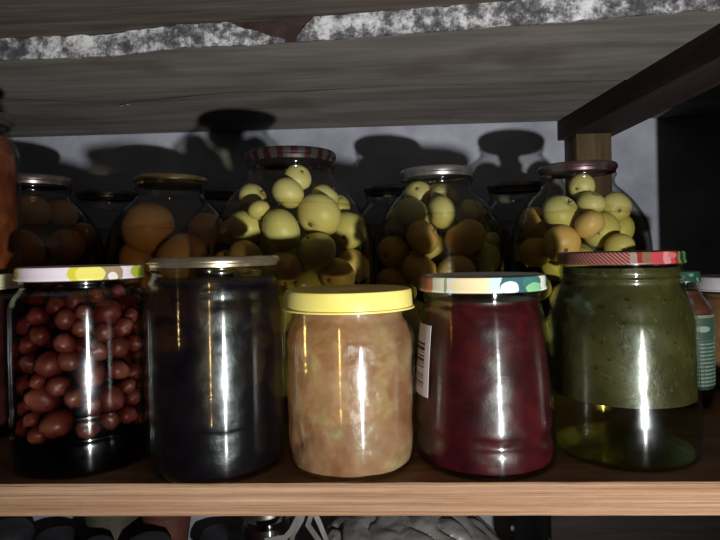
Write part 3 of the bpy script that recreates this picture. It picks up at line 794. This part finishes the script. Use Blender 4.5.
# ------------------------------------------------------------------ lower shelf
LZ = -0.40
def low(px, py, d):
    p = at(px, py, d); return p
def pot(name, label, cat, px, py, d, wpx, mat, kind='dome', group=None):
    """vessel whose top is seen at (px, py)"""
    p = at(px, py, d); H = p.z-LZ; R = wpx*d/F/2
    o = empty(name, label, cat, (p.x, p.y, LZ), group=group)
    if kind == 'dome':
        link('body', lathe([(0, 0), (R*.8, 0), (R*.95, H*.1), (R, H*.3), (R, H*.66), (R*.93, H*.70), (0, H*.70)], 40), mat, o)
        link('lid', lathe([(0, H*.70), (R*.9, H*.70), (R*1.02, H*.72), (R*1.02, H*.80), (R*.97, H*.86), (R*.8, H*.95), (R*.45, H*.99), (0, H)], 40), mat, o)
    else:
        link('body', lathe(spline([(R*.55, .0), (R*.62, H*.2), (R*.80, H*.55), (R*.97, H*.86), (R, H*.93)], 4)+[(R*1.03, H*.94), (R*1.03, H), (R*.94, H), (R*.9, H*.9), (R*.5, H*.1), (0, H*.08)], 40), mat, o)
    return o
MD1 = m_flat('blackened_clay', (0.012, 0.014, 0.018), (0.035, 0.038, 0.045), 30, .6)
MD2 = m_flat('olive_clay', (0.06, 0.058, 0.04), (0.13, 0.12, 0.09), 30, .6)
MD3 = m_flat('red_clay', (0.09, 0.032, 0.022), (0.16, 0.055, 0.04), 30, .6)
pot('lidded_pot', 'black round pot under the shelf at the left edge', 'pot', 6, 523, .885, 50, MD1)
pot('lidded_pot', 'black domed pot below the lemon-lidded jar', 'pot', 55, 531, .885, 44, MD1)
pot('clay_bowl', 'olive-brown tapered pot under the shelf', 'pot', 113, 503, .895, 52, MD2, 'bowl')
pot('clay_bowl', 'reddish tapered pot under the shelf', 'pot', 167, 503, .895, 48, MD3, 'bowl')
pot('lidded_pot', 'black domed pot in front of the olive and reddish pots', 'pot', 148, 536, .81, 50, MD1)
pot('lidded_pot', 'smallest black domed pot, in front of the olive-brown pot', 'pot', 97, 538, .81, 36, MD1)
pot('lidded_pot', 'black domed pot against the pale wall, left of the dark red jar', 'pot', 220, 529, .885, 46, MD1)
p = at(267, 500, .74)
JL = empty('preserve_jar', 'dark red jar on the lower shelf beside the plastic bag handles', 'jar', (p.x, p.y, LZ))
k = (p.z-LZ)/.132; PL = [(r*.73, z*k) for r, z in P1]
link('glass_body', glass_bm(PL), G, JL); link('jam', inner_bm(PL, .115*k), m_jam('deep_red_jam', [(0.35, (0.006, 0.002, 0.003)), (0.7, (0.02, 0.004, 0.005))], 50, sss=0), JL)
link('lid', twist_lid_bm(.033, .121*k, .134*k), M_darktin, JL)

# crumpled plastic bag
def m_bag():
    s = N('milky_plastic_film'); v = s.coord(); f = s.noise(v, 16, 5, .6, 1.2)
    c = s.ramp(f, [(0.3, (0.13, 0.13, 0.12)), (0.6, (0.22, 0.22, 0.205)), (0.75, (0.30, 0.30, 0.285))])
    return s.surf(s.principled(c, 0.35, 0, s.bump(f, 0.6, 0.006), 0, .5))
MB = m_bag()
bp = at(411, 560, .70)
def bag():
    bm = bmesh.new(); bmesh.ops.create_icosphere(bm, subdivisions=6, radius=1)
    H = CAMZ+.7*(-262/F)-LZ+.012; z0 = LZ
    for v in bm.verts:
        c = v.co.copy(); n1 = mnoise.ridged_multi_fractal(c*1.6+Vector((3, 1, 0)), .9, 2.1, 4, 1.0, 2.0, noise_basis='PERLIN_ORIGINAL') if False else 0
        w1 = abs(mnoise.noise(Vector((c.x*3.2+c.z*1.2, c.y*2.5, c.z*1.1))))
        w2 = abs(mnoise.noise(Vector((c.x*7+c.z*3, c.y*6, c.z*2.5))+Vector((5, 0, 0))))
        k = 1-.07*(1-w1*2)**2-.015*(1-w2*2)
        x = c.x*.128*k*(1-.10*max(c.z, 0)); y = c.y*.075*k
        sgn = 1 if c.z > 0 else -1
        z = (sgn*abs(c.z)**.45)*k
        v.co = Vector((x, y, (z+1)/2*H))
    zmin = min(v.co.z for v in bm.verts)
    for v in bm.verts: v.co.z -= zmin
    return bm
BG = empty('plastic_bag', 'crumpled milky grey plastic bag under the shelf, right of the dark red jar', 'bag', (bp.x, bp.y, LZ))
link('bag_body', bag(), MB, BG)
def ribbon(pts, wdt):
    bm = bmesh.new(); n = len(pts); rows = []
    for i, (q, tw) in enumerate(pts):
        d = (pts[min(i+1, n-1)][0]-pts[max(i-1, 0)][0]).normalized(); s_ = d.cross(Vector((0, 1, 0))).normalized()
        s_ = (s_*math.cos(tw)+Vector((0, 1, 0))*math.sin(tw))*wdt; nn = d.cross(s_).normalized()*.0006
        rows.append([bm.verts.new(q-s_-nn), bm.verts.new(q+s_-nn), bm.verts.new(q+s_+nn), bm.verts.new(q-s_+nn)])
    for a, b_ in zip(rows, rows[1:]):
        for k_ in range(4): bm.faces.new((a[k_], a[(k_+1) % 4], b_[(k_+1) % 4], b_[k_]))
    bm.faces.new(rows[0]); bm.faces.new(rows[-1][::-1]); return bm
def path(pp, d):
    out = []
    for i, (x, y) in enumerate(pp): out.append((at(x, y, d)-BG.location, 0.5*math.sin(i*1.7)))
    return out
link('handle', ribbon(path([(265, 541), (285, 538), (292, 530), (297, 519), (303, 508), (312, 512), (308, 525), (322, 545)], .655), .0035), MB, BG)
link('handle', ribbon(path([(291, 545), (293, 535), (299, 524), (305, 514), (310, 505), (318, 520), (330, 548)], .665), .003), MB, BG)

MD4 = m_wood('dark_fill_wood', [(0.012, 0.009, 0.008), (0.022, 0.016, 0.014), (0.035, 0.027, 0.022)], (1.2, 16, 16))
# made-up crate added on the lower shelf to darken its right end
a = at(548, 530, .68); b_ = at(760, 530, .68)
CR = empty('dark_fill_crate', 'dark crate added under the shelf to fill the dark area at the right', 'crate', ((a.x+b_.x)/2, .80, LZ))
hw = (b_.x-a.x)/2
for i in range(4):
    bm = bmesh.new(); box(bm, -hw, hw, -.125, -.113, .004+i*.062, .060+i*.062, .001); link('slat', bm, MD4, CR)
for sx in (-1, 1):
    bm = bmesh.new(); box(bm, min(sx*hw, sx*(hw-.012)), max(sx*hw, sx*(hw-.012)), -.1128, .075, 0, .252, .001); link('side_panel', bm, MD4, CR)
